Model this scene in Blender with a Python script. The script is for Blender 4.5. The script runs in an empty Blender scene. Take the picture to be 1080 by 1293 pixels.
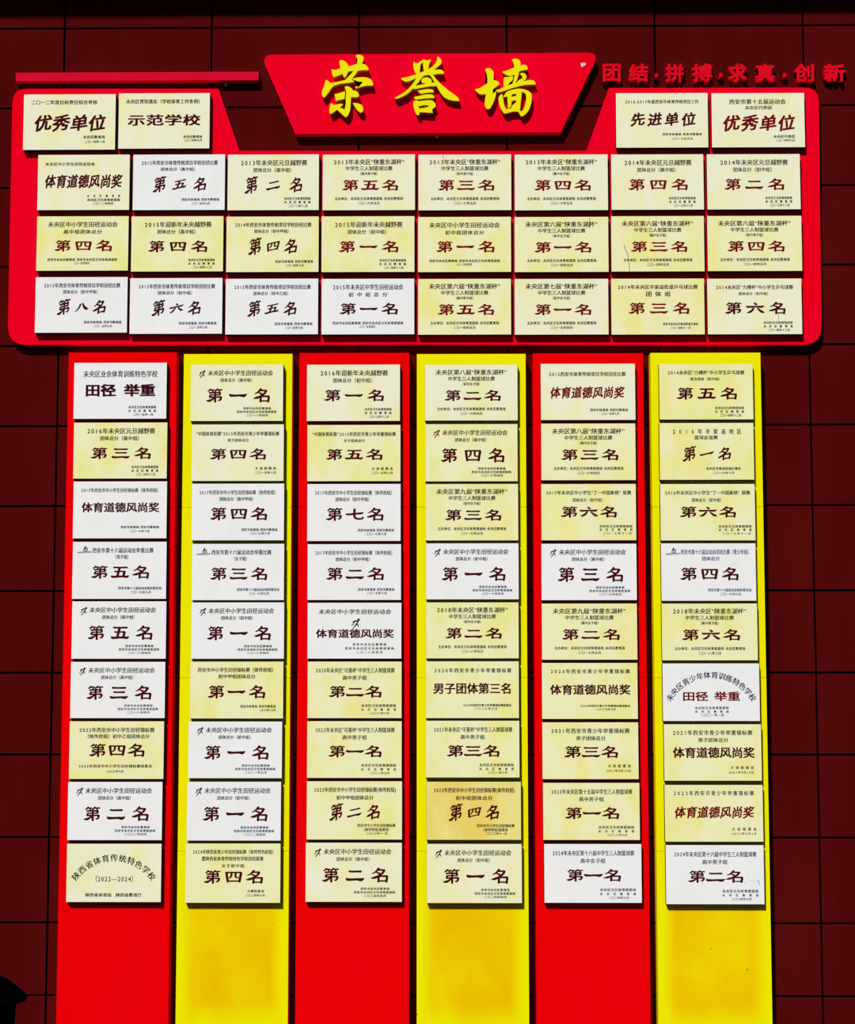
import bpy, bmesh, math, random
from mathutils import Vector, Matrix
random.seed(7)
SC = bpy.context.scene
COL = SC.collection

# ------------------------------------------------------------------ camera
CAM_Y, CAM_Z, FPX = -8.0, 1.65, 2342.0
PITCH, YAW, ROLL = 0.0978361, -0.0117985, -0.0002607
def cam_basis():
    cy, sy, cp, sp = math.cos(YAW), math.sin(YAW), math.cos(PITCH), math.sin(PITCH)
    f = Vector((sy*cp, cy*cp, sp)); rt = Vector((cy, -sy, 0)); up = rt.cross(f)
    cr, sr = math.cos(ROLL), math.sin(ROLL)
    return rt*cr + up*sr, up*cr - rt*sr, f
RT, UP, FW = cam_basis()
cam = bpy.data.cameras.new('camera'); camo = bpy.data.objects.new('camera', cam); COL.objects.link(camo)
cam.sensor_fit = 'VERTICAL'; cam.sensor_height = 24.0; cam.lens = FPX/1293*24.0
camo.matrix_world = Matrix(((RT.x, UP.x, -FW.x, 0), (RT.y, UP.y, -FW.y, CAM_Y), (RT.z, UP.z, -FW.z, CAM_Z), (0, 0, 0, 1)))
SC.camera = camo
def at(px, py, depth):
    """measured photo position -> (x, z) on the vertical plane `depth` metres in front of the wall"""
    d = RT*((px-540)/FPX) - UP*((py-646.5)/FPX) + FW
    t = (-depth - CAM_Y)/d.y
    return d.x*t, CAM_Z + d.z*t

# ------------------------------------------------------------------ world, sun, exposure
W = bpy.data.worlds.new('world'); SC.world = W; W.use_nodes = True
bg = W.node_tree.nodes['Background']; bg.inputs[0].default_value = (0.86, 0.93, 1.0, 1); bg.inputs[1].default_value = 0.07
sun = bpy.data.lights.new('sun', 'SUN'); sun.energy = 4.62; sun.angle = math.radians(5.0); sun.color = (1.0, 0.985, 0.955)
suno = bpy.data.objects.new('sun', sun); COL.objects.link(suno); suno.location = (-4, -10, 12)
suno.rotation_euler = Vector((0.42, 1.0, -1.08)).to_track_quat('-Z', 'Y').to_euler()
vs = SC.view_settings
SC.display_settings.display_device = 'sRGB'
vs.view_transform = 'Standard'; vs.look = 'None'; vs.gamma = 1.0; vs.exposure = 0.0; vs.use_curve_mapping = False

# ------------------------------------------------------------------ materials
def mat(name, color, rough=0.6, spec=0.15, metal=0.0):
    m = bpy.data.materials.new(name); m.use_nodes = True
    b = m.node_tree.nodes['Principled BSDF']
    b.inputs['Base Color'].default_value = (*color, 1); b.inputs['Roughness'].default_value = rough
    b.inputs['Specular IOR Level'].default_value = spec*0.25; b.inputs['Metallic'].default_value = metal
    return m
def N(m, t, **kw):
    n = m.node_tree.nodes.new(t)
    for k, v in kw.items(): setattr(n, k, v)
    return n
def L(m, a, b): m.node_tree.links.new(a, b)
def mixc(m, fac, a, b, blend='MIX'):
    n = N(m, 'ShaderNodeMix', data_type='RGBA', blend_type=blend)
    for sock, v in ((n.inputs[0], fac), (n.inputs[6], a), (n.inputs[7], b)):
        if hasattr(v, 'is_output'): L(m, v, sock)
        elif isinstance(v, (int, float)): sock.default_value = v
        else: sock.default_value = (*v, 1)
    return n.outputs[2]
def ramp(m, src, p0, p1):
    n = N(m, 'ShaderNodeMapRange', interpolation_type='SMOOTHSTEP'); L(m, src, n.inputs[0])
    n.inputs[1].default_value = p0; n.inputs[2].default_value = p1
    return n.outputs[0]
def coords(m, scale=(1, 1, 1), rnd=True):
    tc = N(m, 'ShaderNodeTexCoord'); mp = N(m, 'ShaderNodeMapping'); mp.inputs['Scale'].default_value = scale
    L(m, tc.outputs['Object'], mp.inputs['Vector'])
    if rnd:
        oi = N(m, 'ShaderNodeObjectInfo'); mu = N(m, 'ShaderNodeMath', operation='MULTIPLY'); mu.inputs[1].default_value = 37.0
        L(m, oi.outputs['Random'], mu.inputs[0]); cb = N(m, 'ShaderNodeCombineXYZ')
        for i in range(3): L(m, mu.outputs[0], cb.inputs[i])
        L(m, cb.outputs[0], mp.inputs['Location'])
        return mp.outputs[0], oi.outputs['Random']
    return mp.outputs[0], None
def noise(m, vec, scale, detail=3, rough=0.55):
    n = N(m, 'ShaderNodeTexNoise'); L(m, vec, n.inputs['Vector'])
    n.inputs['Scale'].default_value = scale; n.inputs['Detail'].default_value = detail; n.inputs['Roughness'].default_value = rough
    return n.outputs[0]
def base(m): return m.node_tree.nodes['Principled BSDF'].inputs['Base Color']

def plate_mat(name, c1, c2, amount, speck):
    m = mat(name, c1, 0.55, 0.1)
    v, r = coords(m, (1.0, 1.0, 0.55))
    f = ramp(m, noise(m, v, 9.0, 3), 0.40, 0.68)
    am = N(m, 'ShaderNodeMath', operation='MULTIPLY'); L(m, f, am.inputs[0]); am.inputs[1].default_value = amount
    c = mixc(m, am.outputs[0], c1, c2)
    v2, _ = coords(m, (1, 1, 1))
    vo = N(m, 'ShaderNodeTexVoronoi'); L(m, v2, vo.inputs['Vector']); vo.inputs['Scale'].default_value = 24.0
    near = N(m, 'ShaderNodeMapRange'); L(m, vo.outputs['Distance'], near.inputs[0])
    near.inputs[1].default_value = 0.02; near.inputs[2].default_value = 0.09; near.inputs[3].default_value = 1; near.inputs[4].default_value = 0
    gate = ramp(m, noise(m, v2, 6.5, 2), 0.58, 0.66)
    k = N(m, 'ShaderNodeMath', operation='MULTIPLY'); L(m, near.outputs[0], k.inputs[0]); L(m, gate, k.inputs[1])
    k2 = N(m, 'ShaderNodeMath', operation='MULTIPLY'); L(m, k.outputs[0], k2.inputs[0]); k2.inputs[1].default_value = speck
    c = mixc(m, k2.outputs[0], c, (0.30, 0.22, 0.05))
    L(m, c, base(m)); return m
M = {}
M['cream'] = plate_mat('cream plate', (0.81, 0.80, 0.61), (0.80, 0.79, 0.42), 0.9, 0.4)
M['straw'] = plate_mat('straw plate', (0.81, 0.80, 0.48), (0.80, 0.77, 0.29), 1.0, 0.6)
M['gold'] = plate_mat('worn yellow plate', (0.79, 0.71, 0.24), (0.80, 0.60, 0.13), 0.9, 1.0)
M['white'] = plate_mat('white plate', (0.82, 0.82, 0.83), (0.77, 0.78, 0.78), 0.6, 0.25)
M['wood'] = mat('dark plaque backing', (0.012, 0.006, 0.005), 0.7, 0.1)
def painted(name, c, c2, scale=3.0, spec=0.0):
    m = mat(name, c, 0.5, spec); v, _ = coords(m, (1, 1, 0.4))
    L(m, mixc(m, ramp(m, noise(m, v, scale, 4), 0.35, 0.7), c, c2), base(m)); return m
M['board_red'] = painted('carmine painted board', (0.81, 0.0003, 0.020), (0.79, 0.0002, 0.011))
M['col_red'] = painted('scarlet painted board', (0.80, 0.0006, 0.0010), (0.77, 0.0006, 0.004))
M['bar_red'] = painted('rose red painted bar', (0.66, 0.004, 0.035), (0.62, 0.003, 0.028))
M['slogan_red'] = painted('slogan letter red', (0.70, 0.003, 0.014), (0.64, 0.004, 0.018), 12)
M['yellow_plain'] = painted('yellow painted board', (0.82, 0.78, 0.0005), (0.82, 0.75, 0.0005))
def yellow():
    m = mat('orange-toned yellow painted board', (0.82, 0.78, 0.0005), 0.5, 0.0)
    tc = N(m, 'ShaderNodeTexCoord'); sx = N(m, 'ShaderNodeSeparateXYZ'); L(m, tc.outputs['Object'], sx.inputs[0])
    ab = N(m, 'ShaderNodeMath', operation='ABSOLUTE'); L(m, sx.outputs[0], ab.inputs[0])
    v, r = coords(m, (1, 1, 0.7)); n1 = noise(m, v, 3.2, 3)
    def add(a, n, k):
        mu = N(m, 'ShaderNodeMath', operation='MULTIPLY_ADD'); L(m, n, mu.inputs[0]); mu.inputs[1].default_value = k; L(m, a, mu.inputs[2]); return mu.outputs[0]
    inv = N(m, 'ShaderNodeMath', operation='SUBTRACT'); inv.inputs[0].default_value = 1
    L(m, ramp(m, add(ab.outputs[0], n1, 0.06), 0.18, 0.255), inv.inputs[1])
    low = ramp(m, add(sx.outputs[2], n1, 0.12), 0.30, 0.44)          # orange field painted on the lowest sheet (heights in the sheet's own space)
    mm = N(m, 'ShaderNodeMath', operation='MULTIPLY'); L(m, inv.outputs[0], mm.inputs[0]); L(m, low, mm.inputs[1])
    m2 = N(m, 'ShaderNodeMath', operation='MULTIPLY'); L(m, mm.outputs[0], m2.inputs[0]); L(m, ramp(m, n1, 0.0, 0.72), m2.inputs[1])
    c = mixc(m, m2.outputs[0], (0.82, 0.78, 0.0005), (0.81, 0.47, 0.0005))
    vo = N(m, 'ShaderNodeTexVoronoi'); v3, _ = coords(m, (1, 1, 1)); L(m, v3, vo.inputs['Vector']); vo.inputs['Scale'].default_value = 9.0
    sp = N(m, 'ShaderNodeMath', operation='LESS_THAN'); L(m, vo.outputs['Distance'], sp.inputs[0]); sp.inputs[1].default_value = 0.035
    c = mixc(m, sp.outputs[0], c, (0.25, 0.14, 0.0))
    L(m, c, base(m)); return m
M['col_yellow'] = yellow()
def cladding():
    m = mat('oxblood cladding', (0.06, 0.003, 0.003), 0.6, 0.0)
    v, _ = coords(m, (1, 1, 0.35), rnd=False); f = ramp(m, noise(m, v, 2.2, 5), 0.3, 0.75)
    v2, _ = coords(m, (9, 1, 0.6), rnd=False); f2 = noise(m, v2, 5.0, 3)
    c = mixc(m, f, (0.056, 0.0016, 0.0020), (0.096, 0.0042, 0.0050))
    c = mixc(m, f2, c, (0.074, 0.0034, 0.0028)); L(m, c, base(m)); return m
M['clad'] = cladding()
M['joint'] = mat('black joint sealant', (0.004, 0.001, 0.001), 0.8, 0.02)
M['gilt'] = mat('gold letter face', (0.82, 0.76, 0.0035), 0.45, 0.1)
M['gilt_edge'] = mat('letter edge', (0.62, 0.33, 0.045), 0.5, 0.1)
M['ink_red'] = mat('maroon lettering', (0.062, 0.002, 0.004), 0.6, 0.05)
M['ink_bright'] = mat('crimson lettering', (0.160, 0.002, 0.003), 0.6, 0.05)
M['ink_plum'] = mat('plum lettering', (0.045, 0.002, 0.010), 0.6, 0.05)
M['ink_black'] = mat('black lettering', (0.018, 0.014, 0.006), 0.6, 0.05)
M['ink_navy'] = mat('navy lettering', (0.010, 0.022, 0.085), 0.6, 0.05)
M['ink_blue'] = mat('blue lettering', (0.020, 0.055, 0.22), 0.6, 0.05)
M['ink_grey'] = mat('slate lettering', (0.045, 0.05, 0.06), 0.6, 0.05)
M['emb_grey'] = mat('grey emblem line', (0.30, 0.31, 0.33), 0.6, 0.05)
M['screw'] = mat('pale metal', (0.55, 0.42, 0.42), 0.4, 0.3)
M['scrap'] = mat('white scrap', (0.82, 0.55, 0.52), 0.6, 0.1)
M['bin'] = mat('black plastic', (0.001, 0.001, 0.001), 0.7, 0.0)
M['blue_mark'] = mat('blue scuff', (0.30, 0.52, 0.78), 0.6, 0.05)
M['crack'] = mat('hairline crack', (0.05, 0.045, 0.03), 0.7, 0.05)
def ground_mat():
    m = mat('grey paving', (0.10, 0.10, 0.10), 0.85, 0.1); v, _ = coords(m, (1, 1, 1), rnd=False)
    b = N(m, 'ShaderNodeTexBrick'); L(m, v, b.inputs['Vector']); b.inputs['Scale'].default_value = 2.0
    b.inputs['Color1'].default_value = (0.045, 0.044, 0.043, 1); b.inputs['Color2'].default_value = (0.036, 0.035, 0.034, 1); b.inputs['Mortar'].default_value = (0.02, 0.02, 0.02, 1)
    b.inputs['Mortar Size'].default_value = 0.012
    L(m, b.outputs[0], base(m)); return m
M['ground'] = ground_mat()

# ------------------------------------------------------------------ mesh helpers
def link(name, me, mats, parent=None, loc=None):
    o = bpy.data.objects.new(name, me); COL.objects.link(o)
    for m in (mats if isinstance(mats, (list, tuple)) else [mats]): me.materials.append(M[m])
    if loc is not None: o.location = loc
    if parent is not None: o.parent = parent
    return o
def empty(name, loc):
    o = bpy.data.objects.new(name, None); COL.objects.link(o); o.location = loc; o.empty_display_size = 0.05; return o
def tag(o, label=None, cat=None, group=None, kind=None):
    if label: o['label'] = label
    if cat: o['category'] = cat
    if group: o['group'] = group
    if kind: o['kind'] = kind
    return o
def bm_mesh(bm, name, smooth=False):
    me = bpy.data.meshes.new(name); bm.normal_update(); bm.to_mesh(me); bm.free()
    if smooth:
        for p in me.polygons: p.use_smooth = True
    return me
def add_box(bm, x0, x1, y0, y1, z0, z1, bevel=0.0, mi=0):
    r = bmesh.ops.create_cube(bm, size=1.0); vs_ = r['verts']
    bmesh.ops.scale(bm, vec=(x1-x0, y1-y0, z1-z0), verts=vs_)
    bmesh.ops.translate(bm, vec=((x0+x1)/2, (y0+y1)/2, (z0+z1)/2), verts=vs_)
    fs = {f for v in vs_ for f in v.link_faces}
    for f in fs: f.material_index = mi
    if bevel > 0:
        es = list({e for v in vs_ for e in v.link_edges})
        bmesh.ops.bevel(bm, geom=es, offset=bevel, segments=2, affect='EDGES', profile=0.5)
def box_mesh(name, *a, **k):
    bm = bmesh.new(); add_box(bm, *a, **k); return bm_mesh(bm, name)
def add_prism(bm, pts, y0, y1, bevel=0.0, side_mi=0, back=True):
    """pts: (x,z) outline; front face at y0 (towards the camera), back at y1"""
    area = sum(pts[i][0]*pts[(i+1) % len(pts)][1]-pts[(i+1) % len(pts)][0]*pts[i][1] for i in range(len(pts)))
    if area < 0: pts = pts[::-1]
    n = len(pts)
    f = [bm.verts.new((x, y0, z)) for x, z in pts]; b = [bm.verts.new((x, y1, z)) for x, z in pts]
    ff = bm.faces.new(f); 
    if back: bm.faces.new(b[::-1])
    for i in range(n):
        q = bm.faces.new((f[i], b[i], b[(i+1) % n], f[(i+1) % n])); q.material_index = side_mi
    if bevel > 0: bmesh.ops.bevel(bm, geom=list(ff.edges), offset=bevel, segments=2, affect='EDGES', profile=0.5)
    return ff
def rounded(pts, radii, seg=7):
    out = []; n = len(pts)
    for i, (p, r) in enumerate(zip(pts, radii)):
        p = Vector(p); a = (Vector(pts[i-1])-p); b = (Vector(pts[(i+1) % n])-p)
        if r <= 0: out.append(tuple(p)); continue
        p0 = p + a.normalized()*r; p1 = p + b.normalized()*r
        for k in range(seg+1):
            t = k/seg; q = p0*(1-t)**2 + p*2*t*(1-t) + p1*t*t; out.append(tuple(q))
    return out

# ------------------------------------------------------------------ glyphs from the bundled font, cached
_fc = bpy.data.curves.new('glyph', 'FONT'); _fo = bpy.data.objects.new('glyph', _fc); COL.objects.link(_fo)
_fc.resolution_u = 2
_cache = {}
def glyph(ch):
    k = ch
    if k not in _cache:
        _fc.body = ch; bpy.context.view_layer.update()
        dg = bpy.context.evaluated_depsgraph_get(); me = bpy.data.meshes.new_from_object(_fo.evaluated_get(dg))
        V = [(v.co.x, v.co.y) for v in me.vertices]; F = [tuple(p.vertices) for p in me.polygons]
        bpy.data.meshes.remove(me)
        if not V: V, F, adv, off = [], [], 0.35, 0
        elif ord(ch) >= 0x4e00: adv, off = 1.0, 0.0
        else:
            x0 = min(v[0] for v in V); x1 = max(v[0] for v in V); adv = x1-x0+0.12; off = x0-0.06
            if ch.isdigit(): adv, off = 0.66, (x0+x1)/2-0.33
        _cache[k] = (V, F, adv, off)
    return _cache[k]

# hand-drawn brush glyphs (100 x 100, y down) in the flat clerical hand of the awards: strokes of (x, y, half width)
BR = {
'第': [[(27,2,3),(22,10,4),(10,21,2.5)], [(20,11,3),(33,10,3),(47,10,3.5)], [(33,12,2.5),(39,22,3.5)],
       [(66,1,3),(60,10,4),(49,20,2.5)], [(58,10,3),(75,9,3),(92,9,3.5)], [(72,11,2.5),(79,22,3.5)],
       [(18,31,4),(50,29,3.5),(82,30,4.5)], [(81,29,4),(79,47,4)], [(24,47,3.5),(50,46,3),(80,46,3.5)],
       [(25,46,4),(20,63,4)], [(20,63,4),(55,62,3.5),(88,62,4.5)], [(87,62,4.5),(84,78,4),(76,87,3.5),(68,82,1.5)],
       [(52,23,4),(52,60,4),(52,99,4.5)], [(49,63,3),(36,78,4),(18,89,6),(2,88,2)]],
'名': [[(46,1,4.5),(34,20,4),(20,33,3),(8,39,1.5)], [(38,15,4),(60,14,4),(78,16,5)], [(77,15,5),(66,36,4.5),(44,56,4.5),(22,68,6),(3,72,2)],
       [(32,31,2.5),(44,36,4.5),(55,45,4)], [(45,56,4),(44,78,4.5),(43,99,4)], [(42,59,4),(66,57,4),(93,58,5)], [(92,58,4.5),(90,78,4.5),(88,99,4)], [(44,91,3.5),(66,91,3.5),(90,91,4)]],
'一': [[(2,40,3),(8,50,8),(30,52,6),(60,50,6),(82,52,9),(99,40,2)]],
'二': [[(16,20,5),(30,23,5),(60,22,5),(82,22,6)], [(0,74,3),(8,84,8),(30,85,6),(60,83,6),(82,86,9),(99,74,2)]],
'三': [[(12,10,6),(40,12,4.5),(86,11,5.5)], [(20,46,5),(50,47,4.5),(80,46,5.5)], [(0,80,3),(8,90,7),(30,90,5.5),(60,88,5.5),(82,91,8),(99,80,2)]],
'四': [[(9,12,5),(13,52,5),(18,94,5)], [(7,14,4.5),(50,13,4),(94,14,5)], [(93,14,5),(88,52,5),(83,94,5)], [(16,86,4),(50,86,4),(86,86,4)],
       [(38,15,4),(37,42,4),(26,62,3)], [(61,15,4),(61,46,4),(66,56,4),(78,57,3)]],
'五': [[(12,9,5),(50,10,4.5),(88,9,5.5)], [(46,10,5),(40,48,5),(33,86,5)], [(18,45,4.5),(50,44,4),(76,44,5)], [(75,44,5),(71,66,5),(67,86,4.5)],
       [(0,82,3),(8,91,7),(40,89,5.5),(70,88,6),(86,91,7),(99,80,2)]],
'六': [[(44,0,3.5),(50,9,5),(56,18,5)], [(1,30,3),(8,38,6.5),(50,36,5),(84,37,7),(99,28,2)], [(40,50,4),(30,72,5),(16,88,6),(2,93,2)], [(62,50,3),(74,70,5),(88,86,7),(99,92,3)]],
'七': [[(1,46,4),(10,52,6),(50,46,5),(84,42,6.5),(99,33,2)], [(48,4,5),(47,40,5),(48,70,5),(56,86,5.5),(76,91,5.5),(93,87,5),(97,70,2)]],
'八': [[(38,12,4.5),(34,42,5),(22,70,4.5),(2,92,2)], [(54,8,4),(62,38,5),(76,68,7.5),(90,86,8),(100,90,2)]],
}
def ribbon(st):
    """one brush stroke -> closed outline"""
    P = [Vector((x, y)) for x, y, w in st]; Wd = [w for _, _, w in st]; pts = []; ws = []
    n = len(P)
    for i in range(n-1):
        p0, p1, p2, p3 = P[max(i-1, 0)], P[i], P[i+1], P[min(i+2, n-1)]
        steps = 4 if n > 2 else 1
        for k in range(steps):
            t = k/steps
            pts.append(0.5*((2*p1)+(p2-p0)*t+(2*p0-5*p1+4*p2-p3)*t*t+(3*p1-p0-3*p2+p3)*t**3)); ws.append(Wd[i]*(1-t)+Wd[i+1]*t)
    pts.append(P[-1]); ws.append(Wd[-1])
    A, B = [], []
    for i, p in enumerate(pts):
        d = (pts[min(i+1, len(pts)-1)]-pts[max(i-1, 0)]).normalized(); nn = Vector((-d.y, d.x))
        A.append(p+nn*ws[i]); B.append(p-nn*ws[i])
    d0 = (pts[1]-pts[0]).normalized(); d1 = (pts[-1]-pts[-2]).normalized()
    return A, B, pts[0]-d0*ws[0]*0.7, pts[-1]+d1*ws[-1]*0.7
_brc = {}; BW = 1.45
def brush(ch):
    if ch not in _brc:
        out = []
        for st in BR[ch]:
            A, B, e0, e1 = ribbon([(x, y, w*BW) for x, y, w in st]); V, F, o = [], [], 0; n = len(A)
            V += [(p.x/100, 1-p.y/100) for p in A+B+[e0, e1]]
            for i in range(n-1): F.append((o+i, o+i+1, o+n+i+1, o+n+i))
            F.append((o, o+n, o+2*n)); F.append((o+n-1, o+2*n+1, o+2*n-1)); out.append((V, F))
        _brc[ch] = out
    return _brc[ch]

class Ink:
    """collects printed lines in a plate's own millimetre-thin plane (x right, z up)"""
    def __init__(s, y): s.V, s.F, s.y = [], [], y
    def put(s, V, F, fn, lift=0):
        o = len(s.V)
        for x, y in V:
            X, Z = fn(x, y); s.V.append((X, s.y-0.00005*lift, Z))
        s.F += [tuple(i+o for i in f) for f in F]
    def line(s, text, x0, x1, yc, h, bold=0.012, shear=0.0, rise=0.0, maxw=1.25, minw=0.0):
        G = [glyph(c) if c != ' ' else ([], [], 0.45, 0) for c in text]
        OV = [(-bold, 0), (bold, 0)] if bold < 0.0255 else [(-bold, -bold*0.6), (bold, -bold*0.6), (-bold, bold*0.6), (bold, bold*0.6), (0, 0)]
        tot = sum(g[2] for g in G); span = x1-x0
        sx = min(span/tot, h*maxw)
        gap = (span-sx*tot)/(len(G)-1) if len(G) > 1 else 0
        x = x0 if len(G) > 1 else (x0+x1-sx*tot)/2
        xm = (x0+x1)/2
        for V, F, adv, off in G:
            cx = x + adv*sx/2
            for q, (oa, ob) in enumerate(OV):
                s.put(V, F, lambda a, b: (x+(a+oa-off)*sx+shear*(b-0.38)*h, yc+(b+ob-0.38)*h + rise*(x+(a-off)*sx-cx)), q)
            x += adv*sx+gap
    def brushline(s, text, x0, x1, yc, h, cw, rise=0.0, hs=None):
        n = len(text); step = (x1-x0-cw)/(n-1); sl = 1.0 if rise == 0 else 1.0
        for i, c in enumerate(text):
            xx = x0+i*step; k = h*(hs[i] if hs else 1.0)
            for q, (V, F) in enumerate(brush(c)):
                s.put(V, F, lambda a, b: (xx+a*cw + rise*(b-0.5)*0.35*cw, yc+(b-0.5)*k + rise*(a-0.5)*cw), q % 7)
    def arc(s, text, cx, cz, R, a0, a1, h, bold=0.02):
        n = len(text)
        for i, c in enumerate(text):
            V, F, adv, off = glyph(c); t = a0+(a1-a0)*i/(n-1); sn, cs = math.sin(t), math.cos(t)
            def fn(a, b):
                u = (a-0.5)*h; v = R+(b-0.38)*h
                return cx+v*sn+u*cs, cz+v*cs-u*sn
            for q, oa in enumerate((-bold, bold)): s.put([(a+oa, b) for a, b in V], F, fn, q)
    def stroke(s, st, sx=1.0, sz=1.0, ox=0.0, oz=0.0):
        A, B, e0, e1 = ribbon(st); n = len(A); V = [(p.x, p.y) for p in A+B+[e0, e1]]
        F = [(i, i+1, n+i+1, n+i) for i in range(n-1)]+[(0, n, 2*n), (n-1, 2*n+1, 2*n-1)]
        s.k = getattr(s, 'k', 0)+1
        s.put(V, F, lambda a, b: (ox+a*sx, oz-b*sz), s.k % 7)
    def build(s, name, m, parent):
        if not s.V: return None
        me = bpy.data.meshes.new(name); me.from_pydata(s.V, [], s.F); me.validate(); me.update()
        # all faces towards the viewer (-Y)
        bm = bmesh.new(); bm.from_mesh(me)
        for f in bm.faces:
            f.normal_update()
            if f.normal.y > 0: f.normal_flip()
        bm.to_mesh(me); bm.free()
        return link(name, me, m, parent)

# ------------------------------------------------------------------ setting: clad wall, unseen shading ledge, ground
VX = [-115, 74+189.8*0-0.0, 263.8, 453.6, 643.4, 833.2, 1023, 1213]           # joint columns, measured at y=440
HY = [34, 134.8, 235.6, 335.8, 436, 537.3, 638.5, 746, 849.5, 953, 1057.5, 1165.5, 1257.5]
xs = [at(74, 440, 0)[0] + (at(1022.5, 440, 0)[0]-at(74, 440, 0)[0])/5*i for i in range(-12, 18)]
zs = [at(540, y, 0)[1] for y in HY]
dz = zs[0]-zs[1]
zs = [zs[0]+dz*k for k in range(5, 0, -1)] + zs + [0.0]
bm = bmesh.new(); g = 0.0045
for i in range(len(xs)-1):
    for j in range(len(zs)-1):
        add_box(bm, xs[i]+g, xs[i+1]-g, 0.0, 0.03, zs[j+1]+g, zs[j]-g, bevel=0.0015)
add_box(bm, xs[0]-0.2, xs[-1]+0.2, 0.012, 0.25, 0.0, zs[0]+0.3, mi=1)
tag(link('wall_back', bm_mesh(bm, 'wall_back'), ['clad', 'joint']), kind='structure')
zt = at(540, 0, 0)[1]
tag(link('shade_trim_1', box_mesh('shade_trim_1', xs[0], xs[-1], -0.13, 0.0, zt+0.062, zt+0.20, bevel=0.006), 'clad'), kind='structure')  # unseen ledge added above the view, sized to shade the top of the wall
tag(link('floor', box_mesh('floor', -14, 14, -16, 0.25, -0.2, 0.0), 'ground'), kind='structure')

# ------------------------------------------------------------------ the boards
BD = 0.038     # front of the top board, metres off the wall
CD = 0.070     # front of the columns
PT = 0.027     # plaque thickness
def outline(pts, radii, depth):
    return rounded([at(x, y, depth) for x, y in pts], [r/292 for r in radii])
bm = bmesh.new()
pts = outline([(16, 112), (276, 112), (302, 191), (741, 191), (769, 111), (1034, 110.5), (1038, 435.5), (540, 434.5), (9.5, 435.5)],
              [19, 2, 0, 0, 2, 18, 24, 0, 24], BD)
add_prism(bm, pts, -BD, -0.002, bevel=0.002)
o = link('display_board', bm_mesh(bm, 'display_board'), 'board_red')
tag(o, 'large carmine wall board with rounded corners and two raised wings holding four rows of plaques', 'board')
# rose bar over the left wing
x0, z1 = at(19.5, 91.3, 0.04); x1, z0 = at(326.5, 101, 0.04)
tag(link('wall_bar', box_mesh('wall_bar', x0, x1, -0.035, 0.0, z0, z1, bevel=0.0015), 'bar_red'),
    'long thin rose red bar on the wall above the left wing of the big board', 'bar')

# six columns of stacked sheets
cols_px = [((87, 223), (70.5, 213)), ((232, 368), (222, 365)), ((378, 516), (373, 518)), ((526.5, 664), (526.5, 668.5)), ((673.5, 812), (677.5, 822.5)), ((821.5, 959.5), (832, 977))]
tops = [444.8, 446.8, 445.5, 446.8, 446, 445.3]
where = ['leftmost red column', 'leftmost yellow column', 'middle red column', 'middle yellow column', 'rightmost red column', 'rightmost yellow column']
left_of = ['the leftmost of three, at the left end of the row', 'the leftmost of three, between two red ones', 'the middle of three', 'the middle of three', 'the rightmost of three, between two yellow ones', 'the rightmost of three, at the right end of the row']
for c in range(6):
    (a0, a1), (b0, b1) = cols_px[c]
    X0 = (at(a0, 450, CD)[0]+at(b0, 1290, CD)[0])/2; X1 = (at(a1, 450, CD)[0]+at(b1, 1290, CD)[0])/2
    xm = (X0+X1)/2; w = (X1-X0)/2
    zt_ = at((a0+a1)/2, tops[c], CD)[1]
    seams = [zt_]+[at(540, y, CD)[1] for y in (640.5, 856, 1075)]+[0.0]
    root = empty('column_panel', (xm, 0, 0))
    colr = 'red' if c % 2 == 0 else 'yellow'
    tag(root, f'tall {colr} column board holding nine plaques, {left_of[c]}', 'column board', f'tall {colr} column boards')
    for k in range(4):
        a, b = seams[k], seams[k+1]
        me = box_mesh('sheet', -w, w, -CD, 0.0, b-b+0.0006, a-b-0.0006, bevel=0.001)
        link('sheet', me, 'col_red' if c % 2 == 0 else 'col_yellow' if k == 3 else 'yellow_plain', root, (0, 0, b))

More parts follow.
